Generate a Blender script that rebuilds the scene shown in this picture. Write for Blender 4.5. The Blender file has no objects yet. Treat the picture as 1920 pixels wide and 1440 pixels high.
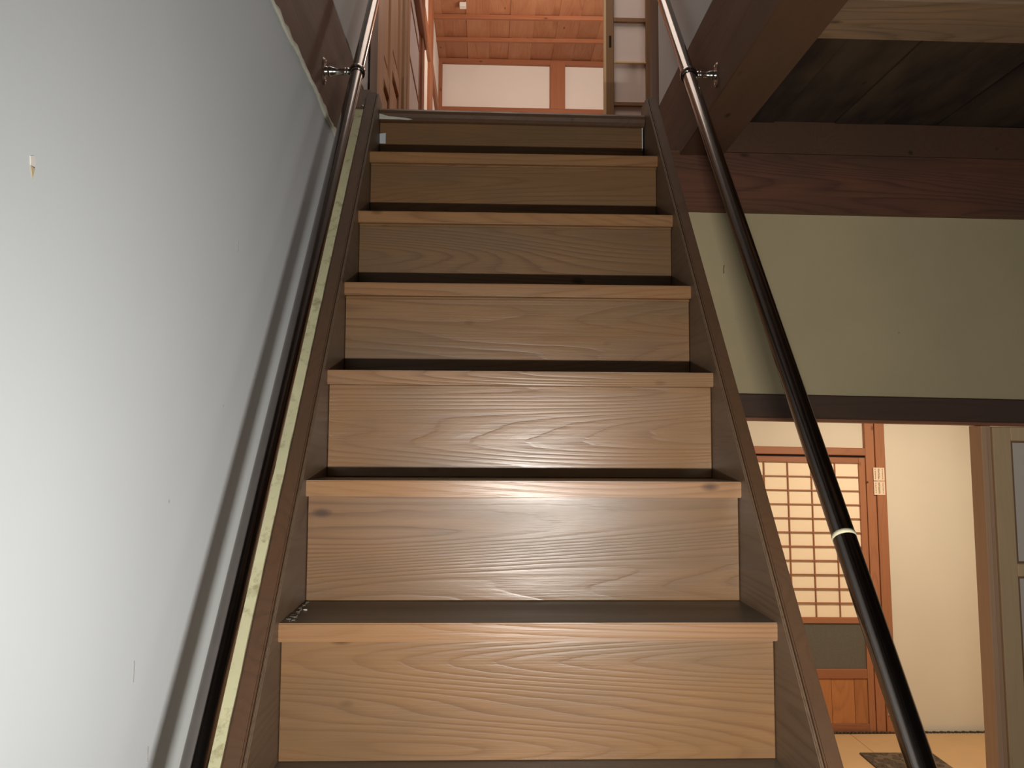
import bpy, bmesh, math, random
from mathutils import Vector, Matrix
random.seed(7)
S = bpy.context.scene
COL = S.collection
PI = math.pi

# ------------------------------------------------------------------ camera
F_PX = 1550.0
TH, PS, RO = 0.0782, 0.0312, 0.0052
CAM = Vector((-0.0731, -1.3437, 1.8068))
cd = bpy.data.cameras.new('camera')
cd.sensor_fit = 'HORIZONTAL'; cd.sensor_width = 36.0; cd.lens = F_PX / 1920 * 36.0
cd.clip_start = 0.02; cd.clip_end = 60
cam = bpy.data.objects.new('camera', cd); COL.objects.link(cam)
fw = Vector((math.sin(PS)*math.cos(TH), math.cos(PS)*math.cos(TH), math.sin(TH)))
rt = Vector((math.cos(PS), -math.sin(PS), 0)); up = rt.cross(fw)
r2 = rt*math.cos(RO) + up*math.sin(RO); u2 = -rt*math.sin(RO) + up*math.cos(RO)
cam.matrix_world = Matrix(((r2.x, u2.x, -fw.x, CAM.x), (r2.y, u2.y, -fw.y, CAM.y), (r2.z, u2.z, -fw.z, CAM.z), (0, 0, 0, 1)))
S.camera = cam

# ------------------------------------------------------------------ world, lights, exposure
w = bpy.data.worlds.new('world'); S.world = w; w.use_nodes = True
w.node_tree.nodes['Background'].inputs[0].default_value = (0.75, 0.87, 1.0, 1)
w.node_tree.nodes['Background'].inputs[1].default_value = 0.02
S.view_settings.view_transform = 'Standard'
S.view_settings.look = 'None'
S.view_settings.gamma = 1.0
S.view_settings.use_curve_mapping = False
S.view_settings.exposure = 0.0

def light(name, kind, loc, energy, color, size=0.1, size_y=None, target=None, spot=None, blend=1.0):
    d = bpy.data.lights.new(name, kind); d.energy = energy; d.color = color
    if kind == 'AREA':
        d.shape = 'RECTANGLE' if size_y else 'SQUARE'; d.size = size
        if size_y: d.size_y = size_y
    else:
        d.shadow_soft_size = size
        if kind == 'SPOT': d.spot_size = spot; d.spot_blend = blend
    o = bpy.data.objects.new(name, d); COL.objects.link(o); o.location = loc
    if target is not None:
        o.rotation_euler = (Vector(target)-Vector(loc)).to_track_quat('-Z', 'Y').to_euler()
    return o

light('upstairs_fill', 'POINT', (0.75, 3.6, 4.80), 16, (1.0, 0.86, 0.74), 0.12)  # point light added to brighten the white screens on the left
# hand torch held just under the phone: the light that throws the nosing and rail shadows
tl = light('torch', 'AREA', (0.09, -1.20, 1.60), 11.8, (1.0, 0.96, 0.90), 0.10, 0.025, target=(0.06, 1.0, 1.92))
tl.data.spread = math.radians(140)
# unseen cool fill behind the photographer, added to brighten the tan door
light('tan_door_fill', 'AREA', (1.8, -2.7, 1.5), 3.0, (0.86, 0.95, 1.0), 1.4, 1.6, target=(1.6, 1.2, 1.4))
# unseen cool fill added at the hall side to even out the left wall
light('left_wall_fill', 'AREA', (3.55, -1.6, 1.5), 6.5, (0.80, 0.93, 1.0), 1.8, 1.7, target=(-0.5, -0.4, 1.7))
# room lamp of the tatami room
light('tatami_room_lamp', 'AREA', (2.4, 2.65, 2.38), 42, (1.0, 0.84, 0.62), 0.5, target=(2.35, 2.9, 0))
# room lamp of the upstairs room
light('upstairs_room_lamp', 'AREA', (0.5, 3.6, 4.25), 17, (1.0, 0.84, 0.70), 0.5, target=(0.45, 4.6, 5.2))
light('upstairs_hall_lamp', 'AREA', (0.03, 1.62, 4.75), 9.5, (1.0, 0.88, 0.78), 1.0, target=(0.05, 1.75, 2.8))

# ------------------------------------------------------------------ materials
def new_mat(name):
    m = bpy.data.materials.new(name); m.use_nodes = True
    nt = m.node_tree; b = nt.nodes['Principled BSDF']
    return m, nt, b
def N(nt, t, **kw):
    n = nt.nodes.new(t)
    for k, v in kw.items():
        if k in n.inputs.keys(): n.inputs[k].default_value = v
        else: setattr(n, k, v)
    return n
def math_n(nt, op, a, b=None, c=None):
    n = nt.nodes.new('ShaderNodeMath'); n.operation = op
    for i, v in enumerate((a, b, c)):
        if v is None: continue
        if isinstance(v, (int, float)): n.inputs[i].default_value = v
        else: nt.links.new(v, n.inputs[i])
    return n.outputs[0]
def mixc(nt, fac, a, b, mode='MIX'):
    n = nt.nodes.new('ShaderNodeMix'); n.data_type = 'RGBA'; n.blend_type = mode
    for s, v in (('Factor', fac), ('A', a), ('B', b)):
        sock = [i for i in n.inputs if i.name == s and (i.type == 'RGBA' or s == 'Factor') and i.enabled]
        sock = sock[0] if sock else None
        if s == 'Factor': sock = n.inputs[0]
        elif s == 'A': sock = n.inputs[6]
        else: sock = n.inputs[7]
        if isinstance(v, (int, float)): sock.default_value = v
        elif isinstance(v, tuple): sock.default_value = (*v, 1)[:4]
        else: nt.links.new(v, sock)
    return n.outputs[2]
def ramp(nt, src, pts):
    n = nt.nodes.new('ShaderNodeValToRGB'); e = n.color_ramp.elements
    while len(e) < len(pts): e.new(0.5)
    for i, (p, c) in enumerate(pts):
        e[i].position = p; e[i].color = (*c, 1) if isinstance(c, tuple) else (c, c, c, 1)
    nt.links.new(src, n.inputs[0]); return n.outputs[0]

def wood(name, light_c, dark_c, axis='X', rough=0.42, figure=1.0, rings=9.0, streak=0.5, stain=None, stain_amt=0.5, bump=0.15, coat=0.0, across=7.0):
    """Plain sawn timber: contour-line figure, fine streaks, odd knots."""
    m, nt, b = new_mat(name)
    tc = N(nt, 'ShaderNodeTexCoord'); oi = N(nt, 'ShaderNodeObjectInfo')
    off = nt.nodes.new('ShaderNodeVectorMath'); off.operation = 'SCALE'
    comb = N(nt, 'ShaderNodeCombineXYZ')
    nt.links.new(oi.outputs['Random'], comb.inputs[0]); nt.links.new(math_n(nt, 'MULTIPLY', oi.outputs['Random'], 3.7), comb.inputs[1]); nt.links.new(math_n(nt, 'MULTIPLY', oi.outputs['Random'], 7.3), comb.inputs[2])
    nt.links.new(comb.outputs[0], off.inputs[0]); off.inputs['Scale'].default_value = 9.0
    add = nt.nodes.new('ShaderNodeVectorMath'); add.operation = 'ADD'
    nt.links.new(tc.outputs['Object'], add.inputs[0]); nt.links.new(off.outputs[0], add.inputs[1])
    def stretched(along, acr):
        mp = nt.nodes.new('ShaderNodeMapping')
        sc = {'X': (along, acr, acr), 'Y': (acr, along, acr), 'Z': (acr, acr, along)}[axis]
        mp.inputs['Scale'].default_value = sc
        nt.links.new(add.outputs[0], mp.inputs['Vector']); return mp.outputs[0]
    n1 = N(nt, 'ShaderNodeTexNoise', Scale=1.0, Detail=1.2, Roughness=0.4); nt.links.new(stretched(0.55, across), n1.inputs['Vector'])
    n1b = N(nt, 'ShaderNodeTexNoise', Scale=1.0, Detail=3.0, Roughness=0.6); nt.links.new(stretched(5.0, 60.0), n1b.inputs['Vector'])
    t = math_n(nt, 'MULTIPLY', n1.outputs[0], rings*3.8)
    t = math_n(nt, 'ADD', t, math_n(nt, 'MULTIPLY', n1b.outputs[0], 0.55))
    fr = math_n(nt, 'FRACT', t)
    ring = ramp(nt, fr, [(0.0, 1.0), (0.10, 0.75), (0.35, 0.12), (0.75, 0.0), (0.93, 0.35), (1.0, 1.0)])
    n2 = N(nt, 'ShaderNodeTexNoise', Scale=1.0, Detail=4.0, Roughness=0.65); nt.links.new(stretched(4.0, 190.0), n2.inputs['Vector'])
    st = ramp(nt, n2.outputs[0], [(0.35, 0.0), (0.70, 1.0)])
    n3 = N(nt, 'ShaderNodeTexNoise', Scale=1.0, Detail=2.0, Roughness=0.5); nt.links.new(stretched(1.5, 9.0), n3.inputs['Vector'])
    n3r = ramp(nt, n3.outputs[0], [(0.32, 0.0), (0.68, 1.0)])
    f1 = math_n(nt, 'MULTIPLY', ring, math_n(nt, 'MULTIPLY', math_n(nt, 'ADD', n3r, 0.25), 0.62*figure))
    f2 = math_n(nt, 'MULTIPLY', st, 0.42*streak)
    f = math_n(nt, 'MINIMUM', math_n(nt, 'ADD', f1, f2), 1.0)
    c = mixc(nt, f, light_c, dark_c)
    if stain:
        n4 = N(nt, 'ShaderNodeTexNoise', Scale=1.0, Detail=3.0, Roughness=0.6); nt.links.new(stretched(2.2, 7.0), n4.inputs['Vector'])
        c = mixc(nt, math_n(nt, 'MULTIPLY', ramp(nt, n4.outputs[0], [(0.38, 0.0), (0.66, 1.0)]), stain_amt), c, stain)
    vo = N(nt, 'ShaderNodeTexVoronoi', Scale=1.0); nt.links.new(stretched(4.0, 9.0), vo.inputs['Vector'])
    kn = ramp(nt, vo.outputs['Distance'], [(0.035, 0.8), (0.09, 0.0)])
    c = mixc(nt, kn, c, tuple(x*0.35 for x in dark_c))
    hv = N(nt, 'ShaderNodeHueSaturation'); nt.links.new(c, hv.inputs['Color'])
    nt.links.new(math_n(nt, 'ADD', math_n(nt, 'MULTIPLY', oi.outputs['Random'], 0.22), 0.89), hv.inputs['Value'])
    nt.links.new(hv.outputs[0], b.inputs['Base Color'])
    rr = math_n(nt, 'ADD', math_n(nt, 'MULTIPLY', n3r, 0.14), rough-0.05); nt.links.new(rr, b.inputs['Roughness'])
    bp = N(nt, 'ShaderNodeBump', Strength=bump, Distance=0.004)
    nt.links.new(math_n(nt, 'ADD', math_n(nt, 'MULTIPLY', ring, -0.8), math_n(nt, 'MULTIPLY', st, -0.35)), bp.inputs['Height'])
    nt.links.new(bp.outputs[0], b.inputs['Normal'])
    b.inputs['Coat Weight'].default_value = coat; b.inputs['Coat Roughness'].default_value = 0.28
    return m

def plaster(name, col, var=0.06, scale=3.0, rough=0.85, bump=0.05, fine=90.0, blotch=None, blotch_amt=0.4, spots=True):
    m, nt, b = new_mat(name)
    tc = N(nt, 'ShaderNodeTexCoord')
    n1 = N(nt, 'ShaderNodeTexNoise', Scale=scale, Detail=4.0, Roughness=0.55); nt.links.new(tc.outputs['Object'], n1.inputs['Vector'])
    n2 = N(nt, 'ShaderNodeTexNoise', Scale=fine, Detail=3.0); nt.links.new(tc.outputs['Object'], n2.inputs['Vector'])
    lo = tuple(x*(1-var) for x in col); hi = tuple(min(1, x*(1+var)) for x in col)
    c = mixc(nt, ramp(nt, n1.outputs[0], [(0.3, 0.0), (0.7, 1.0)]), lo, hi)
    if blotch:
        n3 = N(nt, 'ShaderNodeTexNoise', Scale=scale*5, Detail=5.0, Roughness=0.7); nt.links.new(tc.outputs['Object'], n3.inputs['Vector'])
        c = mixc(nt, math_n(nt, 'MULTIPLY', ramp(nt, n3.outputs[0], [(0.52, 0.0), (0.66, 1.0)]), blotch_amt), c, blotch)
    if spots:
        vo = N(nt, 'ShaderNodeTexVoronoi', Scale=9.0); nt.links.new(tc.outputs['Object'], vo.inputs['Vector'])
        c = mixc(nt, ramp(nt, vo.outputs['Distance'], [(0.018, 0.45), (0.035, 0.0)]), c, tuple(x*0.35 for x in col))
    nt.links.new(c, b.inputs['Base Color']); b.inputs['Roughness'].default_value = rough
    bp = N(nt, 'ShaderNodeBump', Strength=bump, Distance=0.003)
    nt.links.new(math_n(nt, 'ADD', n2.outputs[0], math_n(nt, 'MULTIPLY', n1.outputs[0], 2.0)), bp.inputs['Height'])
    nt.links.new(bp.outputs[0], b.inputs['Normal'])
    return m

def plain(name, col, rough=0.6, metal=0.0, coat=0.0, noise=0.06, scale=40.0, trans=0.0):
    m, nt, b = new_mat(name)
    tc = N(nt, 'ShaderNodeTexCoord'); n1 = N(nt, 'ShaderNodeTexNoise', Scale=scale, Detail=3.0); nt.links.new(tc.outputs['Object'], n1.inputs['Vector'])
    nt.links.new(mixc(nt, n1.outputs[0], tuple(x*(1-noise) for x in col), tuple(min(1, x*(1+noise)) for x in col)), b.inputs['Base Color'])
    b.inputs['Roughness'].default_value = rough; b.inputs['Metallic'].default_value = metal; b.inputs['Coat Weight'].default_value = coat
    b.inputs['Transmission Weight'].default_value = trans
    return m

M = {}
M['riser'] = wood('riser_cedar', (0.275, 0.146, 0.062), (0.145, 0.064, 0.024), 'X', rough=0.34, rings=9, figure=0.9, stain=(0.175, 0.108, 0.056), stain_amt=0.7, bump=0.10)
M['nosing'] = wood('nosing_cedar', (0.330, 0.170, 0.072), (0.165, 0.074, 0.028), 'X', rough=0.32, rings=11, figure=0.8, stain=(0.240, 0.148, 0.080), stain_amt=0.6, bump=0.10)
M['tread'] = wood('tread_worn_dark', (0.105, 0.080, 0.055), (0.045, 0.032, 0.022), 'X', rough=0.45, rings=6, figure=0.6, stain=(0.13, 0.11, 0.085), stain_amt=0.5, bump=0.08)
M['stringer'] = wood('stringer_brown', (0.125, 0.060, 0.028), (0.055, 0.025, 0.012), 'Y', rough=0.5, rings=5, figure=0.5, stain=(0.092, 0.052, 0.027), stain_amt=0.6, bump=0.05)
M['stringer_in'] = wood('stringer_inner_face', (0.15, 0.093, 0.055), (0.07, 0.039, 0.022), 'Y', rough=0.45, rings=6, figure=0.8, stain=(0.13, 0.085, 0.05), stain_amt=0.6, bump=0.06)
M['beam'] = wood('beam_dark_red', (0.200, 0.078, 0.042), (0.060, 0.024, 0.013), 'X', rough=0.55, rings=8, figure=0.9, stain=(0.075, 0.045, 0.028), stain_amt=0.6, bump=0.10)
M['beam_y'] = wood('beam_brown', (0.145, 0.067, 0.034), (0.070, 0.030, 0.015), 'Y', rough=0.65, rings=5, figure=0.5, stain=(0.105, 0.058, 0.030), stain_amt=0.6, bump=0.06)
M['joist'] = wood('joist_pale', (0.32, 0.195, 0.105), (0.12, 0.068, 0.034), 'X', rough=0.6, rings=8, figure=0.8, stain=(0.14, 0.10, 0.07), stain_amt=0.5, bump=0.12)
M['board_dark'] = wood('ceiling_board_dark', (0.030, 0.014, 0.008), (0.010, 0.005, 0.003), 'Y', rough=0.85, rings=4, figure=0.5, stain=(0.125, 0.080, 0.040), stain_amt=0.6, bump=0.12)  # near-black boards with paler patches along the grain
M['lintel'] = wood('lintel_dark', (0.095, 0.048, 0.028), (0.05, 0.024, 0.014), 'X', rough=0.55, rings=4, figure=0.4, bump=0.05)
M['red_z'] = wood('door_wood_red_upright', (0.36, 0.150, 0.072), (0.22, 0.082, 0.036), 'Z', rough=0.5, rings=5, figure=0.5, bump=0.05)
M['red_x'] = wood('door_wood_red_level', (0.36, 0.145, 0.070), (0.21, 0.075, 0.034), 'X', rough=0.5, rings=5, figure=0.5, bump=0.05)
M['orange_board'] = wood('door_board_orange', (0.46, 0.19, 0.070), (0.26, 0.095, 0.034), 'Z', rough=0.5, rings=5, figure=0.6, bump=0.05)
M['tan_z'] = wood('pale_wood_upright', (0.82, 0.57, 0.32), (0.66, 0.44, 0.23), 'Z', rough=0.55, rings=5, figure=0.4, bump=0.04)
M['tan_pink'] = wood('pale_pinkish_jamb', (0.68, 0.42, 0.25), (0.52, 0.30, 0.17), 'Z', rough=0.55, rings=4, figure=0.3, bump=0.04)
M['up_board'] = wood('upstairs_ceiling_cedar', (0.40, 0.160, 0.075), (0.235, 0.078, 0.034), 'Y', rough=0.6, rings=6, figure=0.8, stain=(0.46, 0.22, 0.11), stain_amt=0.6, bump=0.06)
M['up_x'] = wood('upstairs_batten_cedar', (0.36, 0.135, 0.060), (0.22, 0.070, 0.030), 'X', rough=0.6, rings=5, figure=0.5, bump=0.05)
M['up_z'] = wood('upstairs_post_cedar', (0.38, 0.145, 0.066), (0.24, 0.08, 0.036), 'Z', rough=0.55, rings=5, figure=0.5, bump=0.05)
M['up_y'] = wood('upstairs_rail_cedar', (0.38, 0.155, 0.075), (0.22, 0.08, 0.036), 'Y', rough=0.55, rings=5, figure=0.5, bump=0.05)
M['panel_door'] = wood('panel_door_tan', (0.46, 0.24, 0.115), (0.32, 0.15, 0.066), 'Z', rough=0.5, rings=5, figure=0.4, bump=0.04)
M['stile_brown'] = wood('sliding_door_stile', (0.30, 0.165, 0.078), (0.20, 0.10, 0.045), 'Z', rough=0.5, rings=4, figure=0.4, bump=0.04)
M['post_dark'] = wood('post_dark', (0.085, 0.050, 0.032), (0.040, 0.022, 0.014), 'Z', rough=0.5, rings=4, figure=0.4, bump=0.04)
M['floor_wood'] = wood('hall_floorboard', (0.22, 0.13, 0.075), (0.11, 0.06, 0.033), 'Y', rough=0.35, rings=6, figure=0.6, bump=0.04)
M['white_wall'] = plaster('white_plaster', (0.62, 0.655, 0.68), var=0.03, scale=2.2)
M['white_up'] = plaster('white_plaster_upper', (0.62, 0.61, 0.60), var=0.03, scale=2.2)
M['caulk'] = plaster('caulk_cream', (0.62, 0.60, 0.50), var=0.15, scale=12, bump=0.3, fine=60, spots=False)
M['filler'] = plaster('filler_yellow', (0.58, 0.55, 0.34), var=0.10, scale=6, bump=0.1, blotch=(0.28, 0.24, 0.12), blotch_amt=0.75)
M['olive'] = plaster('olive_plaster', (0.57, 0.465, 0.275), var=0.07, scale=2.5, fine=260, bump=0.10)
M['cream'] = plaster('cream_plaster', (0.72, 0.665, 0.56), var=0.03, scale=2.0, fine=260, bump=0.06, spots=False)
M['up_panel'] = plaster('upstairs_plaster', (0.84, 0.79, 0.74), var=0.02, scale=2.0, spots=False)
M['paper'] = plain('shoji_paper', (0.93, 0.79, 0.60), 0.9, noise=0.03, scale=25)
M['paper_white'] = plain('shoji_paper_white', (0.72, 0.67, 0.66), 0.9, noise=0.04, scale=18)
M['paper_pink'] = plain('screen_paper_pinkish', (0.84, 0.70, 0.63), 0.9, noise=0.04, scale=14)
M['scratch'] = plain('grey_scuff', (0.33, 0.33, 0.32), 0.9)
M['dark_glass'] = plain('dark_frosted_glass', (0.125, 0.118, 0.098), 0.35, noise=0.35, scale=260)
M['frost'] = plain('frosted_pane', (0.80, 0.68, 0.57), 0.4, noise=0.03)
M['tatami'] = plaster('tatami_straw', (0.55, 0.36, 0.185), var=0.05, scale=4, fine=300, bump=0.1, spots=False)
M['heri'] = plain('tatami_border', (0.06, 0.045, 0.03), 0.9, noise=0.5, scale=120)
M['rail'] = plain('rail_dark_metal', (0.21, 0.18, 0.165), 0.16, metal=1.0, noise=0.12, scale=60)
M['chrome'] = plain('chrome', (0.72, 0.70, 0.66), 0.16, metal=1.0, noise=0.03)
M['bronze'] = plain('bronze_plate', (0.20, 0.13, 0.085), 0.35, metal=0.8, noise=0.1)
M['tape'] = plain('cream_tape', (0.66, 0.62, 0.42), 0.7, noise=0.15, scale=200)
M['label'] = plain('label_paper', (0.82, 0.66, 0.50), 0.8, noise=0.03)
M['ink'] = plain('ink', (0.10, 0.075, 0.055), 0.8, noise=0.3, scale=300)
M['white_plastic'] = plain('white_plastic', (0.75, 0.72, 0.66), 0.5, noise=0.02)
M['black'] = plain('black_gap', (0.012, 0.009, 0.008), 0.8)
M['pull'] = plain('door_pull_dark', (0.03, 0.022, 0.016), 0.4, metal=0.5)
M['dent'] = plain('bare_plaster_tan', (0.52, 0.42, 0.26), 0.9)
M['dent_dark'] = plain('grit', (0.16, 0.14, 0.10), 0.9, noise=0.6, scale=400)
M['hall_plain'] = plaster('hall_wall', (0.30, 0.27, 0.22), var=0.05, spots=False)

def rug_mat():
    m, nt, b = new_mat('rug_patterned')
    tc = N(nt, 'ShaderNodeTexCoord')
    vo = N(nt, 'ShaderNodeTexVoronoi', Scale=22.0); nt.links.new(tc.outputs['Object'], vo.inputs['Vector'])
    n = N(nt, 'ShaderNodeTexNoise', Scale=30.0, Detail=5.0); nt.links.new(tc.outputs['Object'], n.inputs['Vector'])
    c = ramp(nt, vo.outputs['Distance'], [(0.2, (0.03, 0.020, 0.014)), (0.38, (0.12, 0.08, 0.05)), (0.5, (0.035, 0.024, 0.018)), (0.7, (0.18, 0.13, 0.085))])
    c = mixc(nt, math_n(nt, 'MULTIPLY', n.outputs[0], 0.7), c, (0.07, 0.05, 0.035))
    nt.links.new(c, b.inputs['Base Color']); b.inputs['Roughness'].default_value = 0.95
    return m
M['rug'] = rug_mat()

# ------------------------------------------------------------------ helpers
def tag(o, label=None, cat=None, group=None, kind=None):
    if label: o['label'] = label
    if cat: o['category'] = cat
    if group: o['group'] = group
    if kind: o['kind'] = kind
    return o
def wloc(o):
    v = Vector((0, 0, 0))
    while o is not None: v += o.location; o = o.parent
    return v
def empty(name, loc, parent=None):
    o = bpy.data.objects.new(name, None); COL.objects.link(o); o.empty_display_size = 0.05
    if parent: o.parent = parent; o.location = Vector(loc)-wloc(parent)
    else: o.location = loc
    return o
def link(name, bm, mat, parent=None, loc=(0, 0, 0), rot=None, smooth=False):
    """bm is in coordinates local to loc; loc is a world position."""
    bmesh.ops.recalc_face_normals(bm, faces=bm.faces)
    me = bpy.data.meshes.new(name); bm.to_mesh(me); bm.free()
    for mm in (mat if isinstance(mat, (list, tuple)) else [mat]): me.materials.append(mm)
    if smooth:
        for p in me.polygons: p.use_smooth = True
    o = bpy.data.objects.new(name, me); COL.objects.link(o)
    if parent: o.parent = parent; o.location = Vector(loc)-wloc(parent)
    else: o.location = loc
    if rot: o.rotation_euler = rot
    return o
def bm_box(bm, a, b, bevel=0.0):
    v = [bm.verts.new((x, y, z)) for x in (a[0], b[0]) for y in (a[1], b[1]) for z in (a[2], b[2])]
    fs = [bm.faces.new([v[i] for i in q]) for q in ((0, 1, 3, 2), (4, 6, 7, 5), (0, 4, 5, 1), (2, 3, 7, 6), (0, 2, 6, 4), (1, 5, 7, 3))]
    if bevel > 0:
        es = list({e for f in fs for e in f.edges})
        bmesh.ops.bevel(bm, geom=es, offset=bevel, segments=1, affect='EDGES')
def box(name, lo, hi, mat, parent=None, bevel=0.0, rot=None, **t):
    lo = Vector(lo); hi = Vector(hi); c = (lo+hi)/2; h = (hi-lo)/2
    bm = bmesh.new(); bm_box(bm, -h, h, bevel)
    o = link(name, bm, mat, parent, c, rot)
    if t: tag(o, **t)
    return o
def prism(name, pts, x0, x1, mat, parent=None, bevel=0.0, origin=None):
    """YZ polygon extruded along X."""
    og = Vector(origin) if origin else Vector(((x0+x1)/2, sum(p[0] for p in pts)/len(pts), sum(p[1] for p in pts)/len(pts)))
    bm = bmesh.new()
    a = [bm.verts.new(Vector((x0, y, z))-og) for y, z in pts]; b = [bm.verts.new(Vector((x1, y, z))-og) for y, z in pts]
    bm.faces.new(a); bm.faces.new(list(reversed(b)))
    n = len(pts)
    for i in range(n): bm.faces.new((a[i], b[i], b[(i+1) % n], a[(i+1) % n]))
    if bevel > 0: bmesh.ops.bevel(bm, geom=list(bm.edges), offset=bevel, segments=2, affect='EDGES')
    return link(name, bm, mat, parent, og)
def lathe(name, prof, axis, loc, mat, parent=None, seg=24):
    """prof: (distance along axis, radius)."""
    ax = Vector(axis).normalized(); q = ax.to_track_quat('Z', 'Y')
    bm = bmesh.new(); rings = []
    for d, r in prof:
        rings.append([bm.verts.new(q @ Vector((r*math.cos(2*PI*i/seg), r*math.sin(2*PI*i/seg), d))) for i in range(seg)])
    for a, b in zip(rings, rings[1:]):
        for i in range(seg): bm.faces.new((a[i], a[(i+1) % seg], b[(i+1) % seg], b[i]))
    bm.faces.new(rings[0]); bm.faces.new(rings[-1])
    o = link(name, bm, mat, parent, loc, smooth=True)
    o.data.polygons[-1].use_smooth = False; o.data.polygons[-2].use_smooth = False
    return o
WARPED = []
def warp(o):
    """The old house leans: verticals drift with height, horizontals drop to the right."""
    Wl = wloc(o)
    if o.type == 'MESH':
        for v in o.data.vertices:
            p = v.co+Wl
            v.co.x -= 0.015*(p.z-1.0)
            v.co.z -= 0.013*(p.x-2.0)*max(0.0, min(1.3, p.z/1.8))
    return o
def warp_tree(o):
    done = set()
    def go(q):
        if q.type == 'MESH' and q.data.name not in done: done.add(q.data.name); warp(q)
        for c in q.children: go(c)
    go(o)

# ------------------------------------------------------------------ measures
RISE, RUN = 0.2185, 0.1775
Z1 = 7*RISE                       # top of the first fully seen tread
HW = 0.3985                       # half width between the stringers
SL = RISE/RUN
LAND = 2.82
XR, XLW = 0.53, -0.475

# ================================================================== SETTING
box('floor', (-0.6, -3.0, -0.06), (4.0, 1.17, 0.0), M['floor_wood'], kind='structure', label='dark wooden hall floor at the foot of the stairs')
# left wall with the plaster up to the beam
bm = bmesh.new(); bm_box(bm, (-0.07, -2.25, -1.315), (0.07, 2.35, 1.315))
link('wall_left', bm, M['white_wall'], None, (XLW-0.07, -0.75, 1.315))
tag(bpy.data.objects['wall_left'], 'smooth white plaster wall along the left side of the stairs', kind='structure')
WL = bpy.data.objects['wall_left']
# chipped spots
def chip(name, pts, loc, mat, parent, normal='X', th=0.0008):
    bm = bmesh.new(); vs = []
    for a, b in pts:
        vs.append(bm.verts.new((0, a, b) if normal == 'X' else (a, 0, b)))
    f = bm.faces.new(vs); r = bmesh.ops.extrude_face_region(bm, geom=[f])
    d = Vector((th, 0, 0)) if normal == 'X' else Vector((0, -th, 0))
    bmesh.ops.translate(bm, verts=[v for v in r['geom'] if isinstance(v, bmesh.types.BMVert)], vec=d)
    return link(name, bm, mat, parent, loc)
chip('paint_chip', [(-.004, .005), (.001, .007), (.005, .003), (.003, -.004), (-.003, -.003)], (XLW, -0.619, 2.056), M['white_plastic'], WL)
chip('bare_spot', [(-.003, -.001), (.004, -.001), (.001, -.012)], (XLW, -0.619, 2.054), M['dent'], WL)
for (y, z, h) in ((-0.02, 2.13, .008), (-.36, 1.55, .012), (0.10, 1.93, .006), (-.31, 1.44, .009)):
    chip('scratch', [(-.0006, -h), (.0008, -h), (.0012, h), (-.0004, h*.9)], (XLW, y, z), M['scratch'], WL)

bL = box('beam', (-0.62, -2.4, 2.630), (XLW+0.004, 1.36, 2.945), M['beam_y'], bevel=0.003, kind='structure', label='brown timber beam on the left wall above the white plaster')
box('gap', (-0.60, -2.4, 2.945), (XLW-0.012, 1.36, 2.960), M['black'], bL)
box('wall_upper_left', (-0.62, -3.0, 2.960), (XLW, 1.36, 5.1), M['white_up'], kind='structure', label='white plaster wall above the beam on the left of the stairwell')
# ragged caulk line between plaster and beam
def ragged(name, y0, y1, z, x, wmin, wmax, mat, n=70, th=0.006, up=1, seed=3):
    rnd = random.Random(seed); bm = bmesh.new(); rows = []
    wv = 0.5
    for i in range(n+1):
        y = y0+(y1-y0)*i/n; wv = min(1, max(0, wv+rnd.uniform(-.35, .35)))
        lo = z-wmin-(wmax-wmin)*wv*0.6; hi = z+up*(wmin*.4+(wmax-wmin)*rnd.random()*0.5)
        t = th*(0.6+0.6*rnd.random())
        rows.append([bm.verts.new((0, y-y0, lo-z)), bm.verts.new((t, y-y0, lo-z+.002)), bm.verts.new((t*1.2, y-y0, (lo+hi)/2-z)), bm.verts.new((t*.7, y-y0, hi-z)), bm.verts.new((0, y-y0, hi-z))])
    for a, b in zip(rows, rows[1:]):
        for k in range(4): bm.faces.new((a[k], a[k+1], b[k+1], b[k]))
        bm.faces.new((a[4], a[0], b[0], b[4]))
    bm.faces.new(rows[0]); bm.faces.new(rows[-1])
    return link(name, bm, mat, None, (x, y0, z), smooth=True)
tag(ragged('caulk_line', -1.6, 0.85, 2.630, XLW, .005, .028, M['caulk']), 'ragged cream caulk smeared between white wall and brown beam', kind='structure')

# right side of the stairwell: edge beam, wall above it
eb = box('beam', (XR, -2.95, 2.731), (0.668, 1.47, 3.02), M['beam_y'], bevel=0.003, kind='structure', label='brown timber beam along the right edge of the stairwell')
box('wall_upper_right', (XR, -3.0, 3.02), (0.64, 1.48, 5.1), M['white_up'], kind='structure', label='white plaster wall above the beam on the right of the stairwell')
box('ceiling', (-0.62, -3.0, 5.1), (0.64, 1.62, 5.16), M['white_up'], kind='structure', label='white ceiling over the stairwell')
# crossing beams at the far side of the hall
TILT = 0.014
box('beam', (0.50, 1.175, 2.545), (3.7, 1.36, 2.733), M['beam'], bevel=0.004, rot=(0, TILT*0.6, 0), kind='structure', label='thick reddish beam across the hall above the olive wall')
box('beam', (0.672, 1.178, 2.728), (3.7, 1.34, 2.835), M['beam_y'], bevel=0.003, rot=(0, TILT*0.8, 0), kind='structure', label='brown timber resting on the thick reddish beam')
box('joist', (0.668, 0.28, 2.735), (3.7, 0.45, 2.86), M['joist'], bevel=0.004, rot=(0, 0.004, 0), kind='structure', label='pale worn joist under the dark board ceiling')
box('joist', (0.668, -0.62, 2.735), (3.7, -0.45, 2.86), M['joist'], bevel=0.004, kind='structure', label='joist under the dark board ceiling nearer the entrance')
hc = empty('ceiling', (2.2, 0.3, 2.84)); tag(hc, 'dark board ceiling over the hall', kind='structure')
x = 0.66; k = 0
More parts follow.
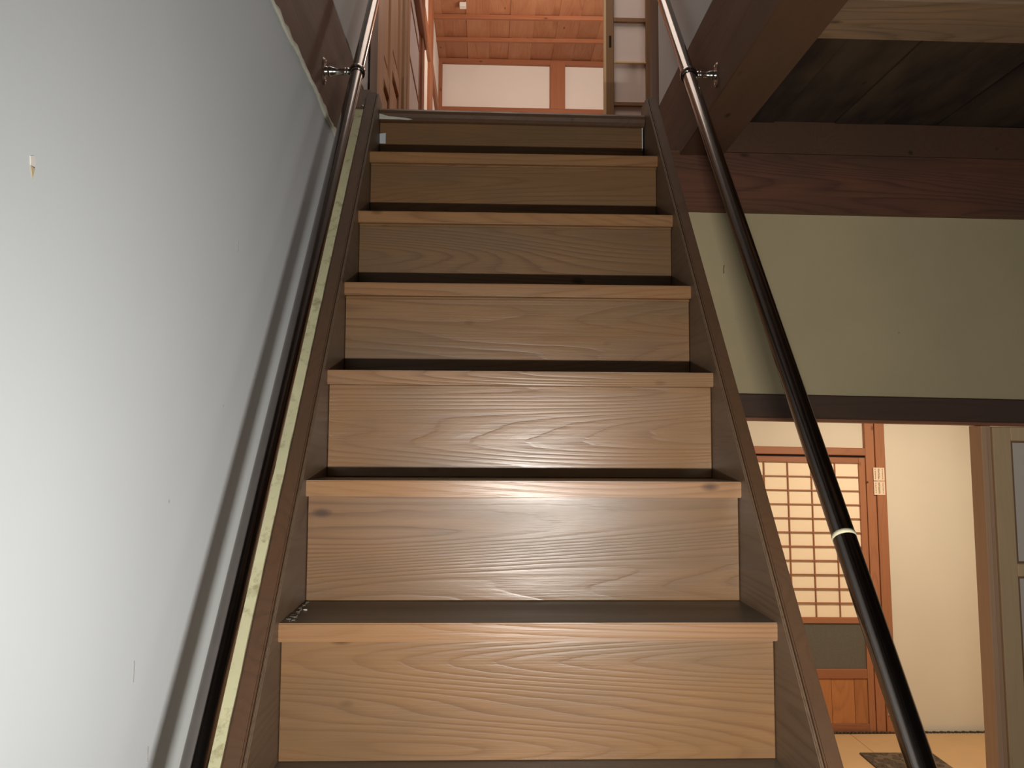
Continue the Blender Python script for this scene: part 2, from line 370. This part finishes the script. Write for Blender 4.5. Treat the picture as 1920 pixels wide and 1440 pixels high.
while x < 3.7:
    wd = 0.175+0.02*math.sin(k*2.1)
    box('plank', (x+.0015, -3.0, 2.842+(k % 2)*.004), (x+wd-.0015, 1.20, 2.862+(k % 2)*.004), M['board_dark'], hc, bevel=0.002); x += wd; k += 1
# olive plaster wall between beam and lintel
ow = box('wall_back', (0.44, 1.21, 1.95), (3.7, 1.31, 2.60), M['olive'], kind='structure', label='olive plaster wall between the reddish beam and the dark lintel')
chip('crack', [(-.001, -.014), (.0015, -.013), (.001, 0), (.003, .014), (.0005, .013), (-.001, 0)], (0.674, 1.21, 2.376), M['ink'], ow, 'Y')
chip('nail_hole', [(-.004, 0), (-.012, -.001), (-.003, -.003), (0, -.006), (.003, -.003), (.012, .001), (.003, .001), (0, .005)], (0.711, 1.21, 2.219), M['dent'], ow, 'Y')
box('lintel', (0.45, 1.195, 1.901), (3.7, 1.33, 1.974), M['lintel'], bevel=0.003, rot=(0, 0.0145, 0), kind='structure', label='dark lintel over the opening to the tatami room')
box('lintel', (0.45, 1.225, 1.893), (3.7, 1.30, 1.903), M['red_x'], rot=(0, 0.0145, 0), kind='structure', label='thin reddish strip along the bottom of the dark lintel')
bpy.data.objects['lintel'].location.z -= 0.012; bpy.data.objects['lintel.001'].location.z -= 0.012
# hall behind and beside the photographer
box('wall_back', (-0.6, -3.1, 0), (0.3, -3.0, 5.1), M['hall_plain'], kind='structure', label='plain wall behind the photographer')
box('wall_right', (3.7, -3.0, 0), (3.8, 1.2, 2.85), M['hall_plain'], kind='structure', label='plain wall on the far side of the hall')

# ================================================================== TATAMI ROOM
YF = 4.045
tf = empty('floor', (2.3, 2.7, -0.05)); tag(tf, 'straw tatami floor of the lower room', kind='structure')
def tatami(x0, y0, x1, y1, along):
    t = box('tatami_mat', (x0+.001, y0+.001, -0.05), (x1-.001, y1-.001, 0.0), M['tatami'], tf, bevel=0.003)
    if along == 'X':
        for yy in (y0+.001, y1-.029): box('border', (x0+.001, yy, 0.0), (x1-.001, yy+.028, .0015), M['heri'], t)
    elif along == 'Y':
        for xx in (x0+.001, x1-.029): box('border', (xx, y0+.001, 0.0), (xx+.028, y1-.001, .0015), M['heri'], t)
tatami(0.45, 3.13, 2.27, 4.03, 'N'); tatami(2.27, 3.13, 4.08, 4.03, 'N')
tatami(0.45, 1.31, 1.36, 3.13, 'Y'); tatami(1.36, 1.31, 2.27, 3.13, 'Y'); tatami(2.27, 1.31, 3.18, 3.13, 'Y'); tatami(3.18, 1.31, 4.08, 3.13, 'Y')
# remove nothing: far mats have their cloth borders on the short sides only; wall edge has a dark cord
bm = bmesh.new()
for i in range(150):
    xx = -1.8+i*0.024
    bm_box(bm, (xx, -.006, 0), (xx+.020, .006, .010+.003*(i % 2)), 0.002)
link('floor_edge_cord', bm, M['heri'], None, (2.28, 4.034, 0.0))
tag(bpy.data.objects['floor_edge_cord'], 'dark twisted cord edging between tatami and far wall', kind='structure')

def G(name, parent=None, **t):
    o = empty(name, (0, 0, 0), parent); return tag(o, **t)
# far wall: white panel above the shoji, right panel, timber
far = []
far.append(box('wall_far', (0.40, YF+.03, 1.829), (2.437, YF+.12, 2.6), M['cream'], kind='structure', label='cream wall above the paper screen door'))
far.append(box('wall_far', (2.565, YF+.02, -0.05), (4.15, YF+.12, 2.6), M['cream'], kind='structure', label='cream wall right of the reddish pillar'))
pl = box('pillar', (2.500, YF-.012, -0.02), (2.565, YF+.12, 2.6), M['red_z'], bevel=0.003, kind='structure', label='reddish wooden pillar beside the paper screen door'); far.append(pl)
far.append(box('trim_1', (2.437, YF-.004, -0.02), (2.497, YF+.11, 2.6), M['red_z'], bevel=0.002, kind='structure', label='reddish casing strip left of the pillar'))
km = box('trim_2', (0.45, YF-.010, 1.779), (2.437, YF+.10, 1.829), M['red_x'], bevel=0.004, kind='structure', label='reddish head rail over the paper screen door'); far.append(km)
far.append(box('trim_3', (0.45, YF+.012, 1.765), (2.437, YF+.09, 1.779), M['black'], kind='structure', label='dark groove under the head rail'))

def shoji(x1, y, name, lab):
    """lower screen door whose right edge is at x1, height 1.765"""
    wdt = 0.90; x0 = x1-wdt; st = 0.042
    d = empty(name, ((x0+x1)/2, y, 0.003)); tag(d, lab, kind='structure')
    y0, y1 = y, y+.03
    for a, b in ((x0, x0+st), (x1-st, x1)): box('stile', (a, y0, .003), (b, y1, 1.765), M['red_z'], d, bevel=0.002)
    for a, b in ((1.728, 1.765), (.690, .728), (.340, .400), (.003, .056)): box('rail', (x0+st, y0+.001, a), (x1-st, y1-.001, b), M['red_x'], d, bevel=0.002)
    px0, px1 = x0+st, x1-st
    nx, nz = 5, 11
    cw = 0.157; z0, z1 = .728, 1.728; ch = (z1-z0)/nz
    xs = []
    q = px1
    while q-cw > px0+0.01: q -= cw; xs.append(q)
    for q in xs: box('muntin', (q-.0032, y0+.006, z0), (q+.0032, y0+.016, z1), M['red_z'], d)
    for i in range(1, nz): box('muntin', (px0, y0+.004, z0+ch*i-.0032), (px1, y0+.015, z0+ch*i+.0032), M['red_x'], d)
    edges = [px0]+sorted(xs)+[px1]
    for a, b in zip(edges, edges[1:]):
        for i in range(nz):
            zz = z0+ch*i
            box('paper_pane', (a, y0+.0165+random.uniform(0, .0008), zz), (b, y0+.0185, zz+ch), M['paper'], d)
    box('glass_pane', (px0, y0+.012, .400), (px1, y0+.017, .690), M['dark_glass'], d)
    k = 0; q = px0; ws = [.15, .14, .16, .13, .15, .2]
    while q < px1-.001:
        b = min(px1, q+ws[k]); box('board', (q+.0008, y0+.010-(k % 2)*.001, .056), (b-.0008, y0+.020, .340), M['orange_board'], d, bevel=0.0015); q = b; k += 1
    return d
far.append(shoji(2.435, YF+.004, 'door_1', 'reddish paper screen door with dark glass band in the lower room'))
far.append(shoji(1.50, YF+.045, 'door_2', 'second paper screen door further left, mostly hidden by the stairs'))
# paper labels on the pillar
def note(zlo, zhi, lab, seed):
    rnd = random.Random(seed)
    n = box('paper_label', (2.480, YF-.0155, zlo), (2.553, YF-.0145, zhi), M['label'], label=lab, cat='label', group='paper labels on the pillar') if False else None
    o = box('paper_label', (2.480, YF-.0140, zlo), (2.553, YF-.0125, zhi), M['label'])
    tag(o, lab, 'label', 'paper labels on the pillar')
    bm = bmesh.new(); H = zhi-zlo
    for cx, cw, den in ((-.024, .007, 5), (-.019+.018, .013, 9), (.024, .006, 6)):
        top = H/2-.006
        for i in range(den):
            zc = top-(i+.5)*(H-.014)/den; hh = (H-.014)/den*.42
            bm_box(bm, (cx-cw*.5, -.0006, zc+hh*.55), (cx+cw*.5, 0, zc+hh*.8))
            bm_box(bm, (cx-cw*.5, -.0006, zc-hh*.25), (cx+cw*.42, 0, zc+hh*.05))
            s = rnd.uniform(-.25, .25)*cw
            bm_box(bm, (cx+s-cw*.09, -.0007, zc-hh*.9), (cx+s+cw*.09, 0, zc+hh))
            if rnd.random() < .6: bm_box(bm, (cx-cw*.45, -.0006, zc-hh*.95), (cx-cw*.2, 0, zc-hh*.25))
    L = link('lettering', bm, M['ink'], o, ((2.480+2.553)/2, YF-.0140, (zlo+zhi)/2)); return o
far.append(note(1.617, 1.702, 'small cream paper label with dark writing, upper of two on pillar', 1))
far.append(note(1.524, 1.612, 'small cream paper label with dark writing, lower of two on pillar', 2))
sw = box('wall_plate', (2.508, YF-.020, .115), (2.55, YF-.012, .19), M['white_plastic'], bevel=0.002); tag(sw, 'small white plate low on the reddish pillar', 'plate'); far.append(sw)
hk = box('catch', (2.433, YF-.008, 1.600), (2.448, YF+.004, 1.612), M['bronze'], bevel=0.001); tag(hk, 'tiny metal catch between screen door and pillar casing', 'latch'); far.append(hk)
# tan glazed door in the opening on the right
d3 = empty('door_3', (1.98, 1.25, 0.0)); tag(d3, 'pale tan panelled door with frosted panes at the right of the opening', kind='structure')
box('stile', (1.547, 1.235, .01), (1.605, 1.270, 1.885), M['tan_z'], d3, bevel=0.003)
box('stile', (2.36, 1.235, .01), (2.42, 1.270, 1.885), M['tan_z'], d3, bevel=0.003)
for a, b in ((1.840, 1.885), (1.415, 1.455), (.60, .66), (.01, .10)): box('rail', (1.605, 1.237, a), (2.36, 1.268, b), M['tan_z'], d3, bevel=0.003)
for a, b in ((1.461, 1.834), (.666, 1.409), (.106, .594)):
    box('pane' if a > .2 else 'panel', (1.611, 1.250, a), (2.354, 1.256, b), M['frost'] if a > .2 else M['tan_z'], d3)
    bm = bmesh.new()
    for lo, hi in (((1.605, a-.006), (1.611, b+.006)), ((2.354, a-.006), (2.36, b+.006)), ((1.611, a-.006), (2.354, a)), ((1.611, b), (2.354, b+.006))):
        bm_box(bm, (lo[0]-1.98, -.010, lo[1]-1), (hi[0]-1.98, .010, hi[1]-1))
    link('bead', bm, M['stile_brown'], d3, (1.98, 1.250, 1.0))
jb = box('trim_4', (1.508, 1.232, 0), (1.527, 1.30, 1.888), M['tan_pink'], bevel=0.002, kind='structure', label='pinkish tan door jamb left of the panelled door')
jb2 = box('trim_5', (1.528, 1.242, 0), (1.545, 1.30, 1.888), M['tan_pink'], bevel=0.002, kind='structure', label='second narrow jamb strip of the panelled door')
def warp2(o):
    for q in [o]+list(o.children):
        if q.type != 'MESH': continue
        Wl = wloc(q)
        for v in q.data.vertices:
            p = v.co+Wl; v.co.x -= 0.0135*(p.z-1.0)
for q in (d3, jb, jb2): warp2(q)
for q in far: warp_tree(q)
# rest of the room shell
box('wall_right', (4.08, 1.31, -0.05), (4.18, 4.2, 2.6), M['cream'], kind='structure', label='cream side wall of the tatami room')
box('wall_left', (0.35, 1.32, -0.05), (0.45, 4.2, 2.6), M['cream'], kind='structure', label='cream wall of the tatami room behind the stairs')
box('ceiling', (0.35, 1.31, 2.5), (4.18, 4.2, 2.56), M['up_board'], kind='structure', label='wooden ceiling of the tatami room')
# rug
rg = box('rug', (2.165, 3.20, .001), (2.603, 3.68, .009), M['rug'], bevel=0.003, rot=(0, 0, -0.02)); tag(rg, 'small dark patterned rug lying on the tatami', 'rug')

# ================================================================== STAIRCASE
st = empty('staircase', (0, -6*RUN, 0)); tag(st, 'steep wooden staircase with worn cedar risers and dark treads', 'staircase')
TT = 0.0295; NO = 0.0165
for k in range(-6, 6):
    zt = Z1+RISE*k; y = RUN*k
    # tread: dark top, bright worn front edge
    bm = bmesh.new(); Y1 = RUN+NO+0.02
    ys = 0.0
    c = Vector((0, y+Y1/2, zt-TT/2))
    bm_box(bm, (-HW, -Y1/2, -TT/2), (HW, Y1/2, TT/2), 0.0)
    fe = [e for e in bm.edges if all(abs(v.co.y+Y1/2) < 1e-6 for v in e.verts) and abs(e.verts[0].co.z-e.verts[1].co.z) < 1e-6]
    bmesh.ops.bevel(bm, geom=fe, offset=0.0022, segments=2, affect='EDGES')
    bm.normal_update()
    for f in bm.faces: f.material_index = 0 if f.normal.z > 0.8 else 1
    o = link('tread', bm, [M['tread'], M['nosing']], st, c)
    # riser under this tread
    box('riser', (-HW+.001, y+NO, zt-RISE+.0005), (HW-.001, y+NO+.02, zt-TT), M['riser'], st, bevel=0.001)
    if k >= 3:
        box('moulding', (-HW+.001, y+.009, zt-TT-.007), (HW-.001, y+NO, zt-TT), M['riser'], st, bevel=0.002)
# landing edge
box('riser', (-HW+.001, 6*RUN+.012, LAND-RISE+.005), (HW-.004, 6*RUN+.032, LAND-.04), M['riser'], st, bevel=0.001)
# stringers: raised side boards
def nl(y): return Z1+SL*y
def stringer(x0, x1, inner):
    top = 0.042
    ye = 1.125
    pts = [(-6*RUN-.03, 0.0), (-6*RUN-.03, nl(-6*RUN-.03)+top)]
    yc = (2.862-top-Z1)/SL
    pts += [(yc, 2.862), (ye, 2.862), (ye, nl(ye)-.34), (0.30-6*RUN, 0.0)]
    xa, xb = (x0+.0065, x1) if inner > 0 else (x0, x1-.0065)
    o = prism('stringer', pts, xa, xb, M['stringer'], st, bevel=0.0025)
    low = [(y, z-.005 if i in (1, 2, 3) else z) for i, (y, z) in enumerate(pts)]
    face = (x0, x0+.0055) if inner > 0 else (x1-.0055, x1)
    prism('facing', low, face[0], face[1], M['stringer_in'], o, bevel=0.0018)
    return o
stringer(HW, 0.4305, HW+.001)
stringer(-0.4325, -HW, -HW-.001)
# yellow filler strip between the left stringer and the wall
rnd = random.Random(5)
bm = bmesh.new(); n = 90; rows = []
Y0, Y1f = -1.09, 0.985
for i in range(n+1):
    y = Y0+(Y1f-Y0)*i/n; z = nl(y)+.040
    j = rnd.uniform(-.0012, .0012)
    rows.append([bm.verts.new((XLW, y, z-.03)), bm.verts.new((XLW, y, z+.001+j)), bm.verts.new((-0.4335+rnd.uniform(-.0015, 0), y, z+j)), bm.verts.new((-0.4335, y, z-.03))])
for a, b in zip(rows, rows[1:]):
    for q in range(4): bm.faces.new((a[q], a[(q+1) % 4], b[(q+1) % 4], b[q]))
bm.faces.new(rows[0]); bm.faces.new(rows[-1])
fl = link('trim_6', bm, M['filler'], None, (0, 0, 0)); tag(fl, 'dirty yellow filler strip between left stringer and white wall', kind='structure')
# brown backing where the strip ends under the beam
prism('trim_7', [(0.985, nl(.985)-.1), (0.985, nl(.985)+.046), (1.12, 2.90), (1.30, 2.90), (1.30, 2.6)], XLW, -0.434, M['beam_y'], None)
tag(bpy.data.objects['trim_7'], 'brown timber infill at the top left of the stairs', kind='structure')
o = ragged('trim_8', 0.0, 0.30, 0.0, 0.0, .002, .008, M['caulk'], n=16, th=.004, seed=9); tag(o, 'grey caulk bead running up to the left post', kind='structure')
o.location = (-0.436, 0.985, nl(.985)+.05); o.rotation_euler = (math.atan(SL)*0.62, -0.6, 0)

# landing edge and upper floor
lf = empty('floor', (0, 1.5, LAND-.03)); tag(lf, 'upstairs floor with rounded edge at the head of the stairs', kind='structure')
bm = bmesh.new(); prof = []
for i in range(7):
    a = PI/2+PI*i/6; prof.append((math.cos(a)*.020, math.sin(a)*.020))
prof = [(0.06, .020)]+prof+[(0.06, -.020)]
A = [bm.verts.new((-HW+.001, y, z)) for y, z in prof]; B = [bm.verts.new((HW-.001, y, z)) for y, z in prof]
bm.faces.new(A); bm.faces.new(list(reversed(B)))
for i in range(len(prof)): bm.faces.new((A[i], B[i], B[(i+1) % len(prof)], A[(i+1) % len(prof)]))
ed = link('landing_edge', bm, M['stringer'], lf, (0, 6*RUN+.012, LAND-.022), rot=(0, 0.008, 0))
box('floorboard', (-HW, 6*RUN+.07, LAND-.05), (HW, 1.62, LAND-.004), M['floor_wood'], lf)
for k in range(10):
    box('floorboard', (-0.62+k*.30+.001, 1.62, LAND-.05), (-0.62+k*.30+.299, 5.5, LAND-.004), M['floor_wood'], lf, bevel=0.001)
chip('plaster_smear', [(-.047, -.009), (.012, -.009), (.038, -.011), (.052, -.008), (.03, -.004), (-.02, 0.0), (-.047, .008)], (-.35, 6*RUN-.0088, LAND-.029), M['caulk'], lf, 'Y', 0.001)
chip('plaster_smear', [(-.009, -.016), (.009, -.016), (.009, .016), (-.009, .014)], (-.3885, 6*RUN+.0115, LAND-.089), M['white_wall'], lf, 'Y', 0.001)
chip('plaster_smear', [(-.0015, -.045), (.0015, -.045), (.0015, .04), (-.0015, .04)], (.3925, 6*RUN+.010, LAND-.070), M['white_wall'], lf, 'Y', 0.001)

# ================================================================== UPSTAIRS
box('post', (-0.62, 1.355, LAND-.1), (XLW+.002, 1.545, 5.1), M['post_dark'], bevel=0.003, kind='structure', label='dark post at the top left of the stairs')
box('conduit', (-0.485, 1.335, 2.95), (-0.468, 1.353, 5.0), M['pull'], kind='structure', label='thin grey strip running up beside the dark left post')
box('post', (XR-.002, 1.475, LAND-.1), (0.65, 1.62, 5.1), M['post_dark'], bevel=0.003, kind='structure', label='dark post at the top right of the stairs')
# left wall of the upstairs room
def XLr(y): return -0.474+0.0015*(y-1.62)
# panel door
pd = empty('door_4', (-0.50, 2.08, LAND)); tag(pd, 'tan wooden panelled door on the left of the upstairs landing', kind='structure')
y0, y1, zb, zt = 1.548, 2.36, LAND+.002, 4.50
xx = XLr(2.08)
for a, b in ((y0, y0+.18), (1.92, 2.00), (y1-.10, y1)): box('stile', (xx-.035, a, zb), (xx, b, zt), M['panel_door'], pd, bevel=0.003)
for (ya, yb, off) in ((y0+.18, 1.92, 0), (2.00, y1-.10, .16)):
    cuts = [LAND+.40+off, LAND+1.02+off]
    prev = zb
    for cz in cuts+[zt]:
        hi = cz
        box('rail', (xx-.034, ya, prev), (xx-.001, yb, prev+.075), M['panel_door'], pd, bevel=0.002)
        lo2 = prev+.075
        box('panel', (xx-.030, ya, lo2), (xx-.014, yb, hi), M['panel_door'], pd)
        box('raised_panel', (xx-.016, ya+.028, lo2+.03), (xx-.006, yb-.028, hi-.03), M['panel_door'], pd, bevel=0.006)
        prev = hi
box('post', (-0.60, 2.36, LAND), (XLr(2.6)+.010, 2.48, 5.12), M['stile_brown'], bevel=0.003, kind='structure', label='brown post between the panelled door and the white screen')
box('post', (-0.60, 2.48, LAND), (XLr(2.6)+.014, 2.58, 5.12), M['panel_door'], bevel=0.003, kind='structure', label='paler tan strip standing for the lit edge of the brown post upstairs')  # lit edge of the brown post, put into a paler wood colour
sc = empty('window_1', (-0.48, 2.95, LAND)); tag(sc, 'white paper screen with slim wooden rails on the left of the upstairs room', kind='structure')
for q, za in enumerate((LAND+.02, 3.14, 3.46, 3.78, 4.08)):
    zb2 = (3.14, 3.46, 3.78, 4.08, 4.19)[q]
    box('paper_pane', (XLr(3.1)-.012, 2.585, za), (XLr(3.1)-.002, 3.27, zb2), M['paper_white'], sc)
    box('rail', (XLr(3.1)-.014, 2.59, zb2-.008), (XLr(3.1)+.002, 3.27, zb2+.008), M['up_y'], sc, bevel=0.001)
box('stile', (XLr(3.5)-.025, 3.25, LAND+.02), (XLr(3.5)+.002, 3.29, 4.19), M['up_z'], sc, bevel=0.002)
box('post', (-0.60, 3.30, LAND), (XLr(3.6)+.016, 3.43, 5.12), M['up_z'], bevel=0.003, kind='structure', label='reddish cedar post beyond the white screen')
box('wall_room_left', (-0.62, 2.58, LAND), (-0.500, 5.6, 5.12), M['up_panel'], kind='structure', label='pale plaster side wall of the upstairs room')
box('trim_9', (-0.56, 2.58, 4.187), (XLr(3.2)+.028, 3.46, 4.28), M['up_y'], bevel=0.004, kind='structure', label='lower cedar head rail along the left of the upstairs room')
box('trim_10', (-0.56, 2.58, 4.30), (XLr(3.2)+.015, 3.46, 4.37), M['up_y'], bevel=0.004, kind='structure', label='upper cedar head rail along the left of the upstairs room')
box('post', (-0.60, 4.25, LAND), (-0.478, 4.50, 5.12), M['up_z'], bevel=0.003, kind='structure', label='cedar post near the far left of the upstairs room')
box('trim_11', (-0.60, 3.43, 4.50), (-0.476, 5.5, 4.60), M['up_y'], bevel=0.004, kind='structure', label='cedar rail along the far part of the left wall upstairs')
# far wall
YU = 5.5
fwu = box('wall_room_far', (-0.62, YU+.03, LAND), (2.6, YU+.12, 5.14), M['up_panel'], kind='structure', label='pale plaster panels on the far wall upstairs')
box('pillar', (0.452, YU-.012, LAND), (0.582, YU+.1, 5.12), M['up_z'], bevel=0.004, kind='structure', label='cedar pillar between the far plaster panels upstairs')
box('pillar', (-0.60, YU-.012, LAND), (-0.468, YU+.1, 5.12), M['up_z'], bevel=0.004, kind='structure', label='cedar pillar in the far left corner upstairs')
box('trim_12', (-0.62, YU-.010, 5.088), (2.6, YU+.06, 5.128), M['up_x'], bevel=0.003, rot=(0, .004, 0), kind='structure', label='cedar strip between far wall and board ceiling')
box('trim_13', (-0.62, YU-.015, 4.56), (2.6, YU+.06, 4.700), M['up_x'], bevel=0.003, rot=(0, .003, 0), kind='structure', label='cedar rail below the far plaster panels')
# board ceiling
uc = empty('ceiling', (0.4, 4.2, 5.13)); tag(uc, 'cedar board ceiling with battens in the upstairs room', kind='structure')
x = -0.62; k = 0
while x < 2.6:
    wd = 0.178+0.014*math.sin(k*1.7)
    box('plank', (x+.001, 1.62, 5.130+(k % 2)*.007), (x+wd+.006, 5.56, 5.140+(k % 2)*.007), M['up_board'], uc, bevel=0.002); x += wd; k += 1
for k in range(11):
    yb = 5.105-.355*k
    if yb > 1.7: box('batten', (-0.60, yb, 5.098), (2.6, yb+.030, 5.130), M['up_x'], uc, bevel=0.002, rot=(0, 0, -0.012))
fx = box('ceiling_fixture', (-0.295, 4.585, 5.098), (-0.245, 4.64, 5.128), M['white_plastic'], bevel=0.003); tag(fx, 'small white square fitting on the cedar board ceiling upstairs', 'fixture')
# sliding screen on the right of the room opening
YS = 2.4
fs = empty('door_5', (0.92, YS, LAND)); tag(fs, 'sliding paper screen with brown stile and dark pull, upstairs right', kind='structure')
zt = 4.58
box('stile', (0.480, YS, LAND+.002), (0.516, YS+.03, zt), M['stile_brown'], fs, bevel=0.002)
box('lit_edge', (0.4695, YS+.002, LAND+.002), (0.4795, YS+.030, zt), M['tan_z'], fs)  # bright edge of the stile: its light is put into a pale wood
box('pull', (0.493, YS-.0015, 3.695), (0.504, YS+.001, 3.752), M['pull'], fs, bevel=0.0005)
box('stile', (0.668, YS-.002, LAND+.002), (0.698, YS+.03, zt), M['stile_brown'], fs, bevel=0.002)
box('stile', (1.36, YS, LAND+.002), (1.39, YS+.03, zt), M['stile_brown'], fs, bevel=0.002)
zs = [(3.424, .008), (3.626, .003), (3.834, .009), (4.04, .003), (4.25, .008), (4.45, .003)]
pv = LAND+.03
for z, h in zs+[(zt-.02, .02)]:
    for a, b in ((.516, .668), (.698, 1.36)):
        box('rail', (a, YS+.003, z-h), (b, YS+.02, z+h), M['stile_brown'] if h > .005 else M['tan_z'], fs)
        box('paper_pane', (a, YS+.020, pv+(0)), (b, YS+.024, z), M['paper_pink'], fs)
    pv = z
box('wall_over_opening', (-0.497, YS-.02, 4.62), (2.6, YS+.06, 5.12), M['up_panel'], kind='structure', label='plaster above the opening into the upstairs room')
box('wall_room_right', (2.6, 1.5, LAND), (2.7, 5.6, 5.14), M['up_panel'], kind='structure', label='pale side wall at the right of the upstairs room')
box('wall_landing_right', (0.65, 1.52, LAND), (2.6, 1.62, 5.12), M['white_up'], kind='structure', label='wall closing the upstairs hall behind the right post')

# ================================================================== HANDRAILS
def handrail(x, P0, P1, rad, face_x, yb, lab, tape=False):
    """P0, P1: (y, z) of two points on its axis; yb: where the bracket sits."""
    s = (P1[1]-P0[1])/(P1[0]-P0[0])
    zz = lambda y: P0[1]+s*(y-P0[0])
    ya, ye = -0.78, 1.40
    h = empty('handrail', (x, ya, zz(ya))); tag(h, lab, 'handrail')
    d = Vector((0, 1, s)).normalized(); L = (Vector((0, ye, zz(ye)))-Vector((0, ya, zz(ya)))).length
    lathe('rail', [(-.012, rad*.6), (-.010, rad*.85), (0, rad), (L, rad), (L+.010, rad*.85), (L+.012, rad*.6)], d, (x, ya, zz(ya)), M['rail'], h, 40)
    c = Vector((x, yb, zz(yb)))
    lathe('collar', [(-.012, rad*1.03), (-.012, rad*1.18), (-.007, rad*1.30), (.006, rad*1.30), (.011, rad*1.18), (.011, rad*1.03)], d, c, M['rail'], h, 32)
    sg = 1 if face_x > x else -1
    run = abs(face_x-x)
    r0 = rad*1.2
    br = lathe('bracket', [(r0, .0075), (r0+.004, .0095), (r0+.007, .0095), (r0+.0085, .0075), (r0+.010, .0092), (r0+.013, .0092), (r0+.015, .0078),
                       (run*.62, .0080), (run*.72, .0100), (run*.80, .0125), (run*.84, .0125), (run*.86, .0100), (run*.885, .0115), (run*.93, .0115), (run, .014)],
               (sg, 0, 0), c, M['chrome'], h, 28)
    # oval wall plate with ears, two screws
    bm = bmesh.new(); seg = 36
    A = []; B = []
    for i in range(seg):
        a = 2*PI*i/seg; yy = math.cos(a)*.016*(1+.25*abs(math.sin(a))**.5); zp = math.sin(a)*.034
        A.append(bm.verts.new((0, yy, zp))); B.append(bm.verts.new((-sg*.004, yy*.86, zp*.92)))
    bm.faces.new(A); bm.faces.new(list(reversed(B)))
    for i in range(seg): bm.faces.new((A[i], A[(i+1) % seg], B[(i+1) % seg], B[i]))
    link('plate', bm, M['bronze'], br, (face_x, yb, c.z))
    for s2 in (-1, 1): lathe('screw', [(0, .0035), (.0015, .0035), (.0025, .002)], (-sg, 0, 0), (face_x-sg*.004, yb, c.z+s2*.024), M['chrome'], br, 12)
    # lower bracket out of the frame, standing on the stringer side
    if tape:
        t = Vector((x, -0.129, zz(-0.129)))
        lathe('tape', [(-.0035, rad*1.01), (-.0035, rad*1.03), (.0035, rad*1.03), (.0035, rad*1.01)], d+Vector((0.0, 0.0, 0.0)), t, M['tape'], h, 32)
    return h
handrail(-0.390, (-0.399, 1.457), (0.598, 2.712), 0.0148, XLW+.004, 0.598, 'black enamelled handrail along the white plaster wall')
handrail(0.455, (-0.330, 1.427), (0.755, 2.795), 0.0170, XR, 0.755, 'black enamelled handrail on the open side with cream tape', tape=True)

# debris in the corner of the lowest fully seen tread
def crumb(name, loc, r, mat, lab, cat, seed, sx=1.0):
    rnd = random.Random(seed); bm = bmesh.new(); bmesh.ops.create_icosphere(bm, subdivisions=1, radius=r)
    for v in bm.verts: v.co *= rnd.uniform(.65, 1.25); v.co.x *= sx; v.co.z = max(v.co.z*.6, -r*.5)
    o = link(name, bm, mat, None, (loc[0], loc[1], loc[2]+r*.5)); tag(o, lab, cat); return o
crumb('plaster_crumb', (-0.380, 0.105, Z1), .0028, M['white_plastic'], 'tiny white plaster crumb in the left corner of a tread', 'crumb', 2, 1.6)
bm = bmesh.new(); rnd = random.Random(11)
for i in range(46):
    t = rnd.random(); xc = -HW+.003+rnd.random()*.012*(1-t)+.004; yc = .015+t*.165; r = rnd.uniform(.0006, .0018)
    bm_box(bm, (xc-r*1.6, yc-r, 0), (xc+r*1.6, yc+r, r), 0)
o = link('dust_debris', bm, M['dent_dark'], None, (0, 0, Z1+.0001)); tag(o, 'grit and dust gathered against the left stringer on a tread', 'dust', kind='stuff')
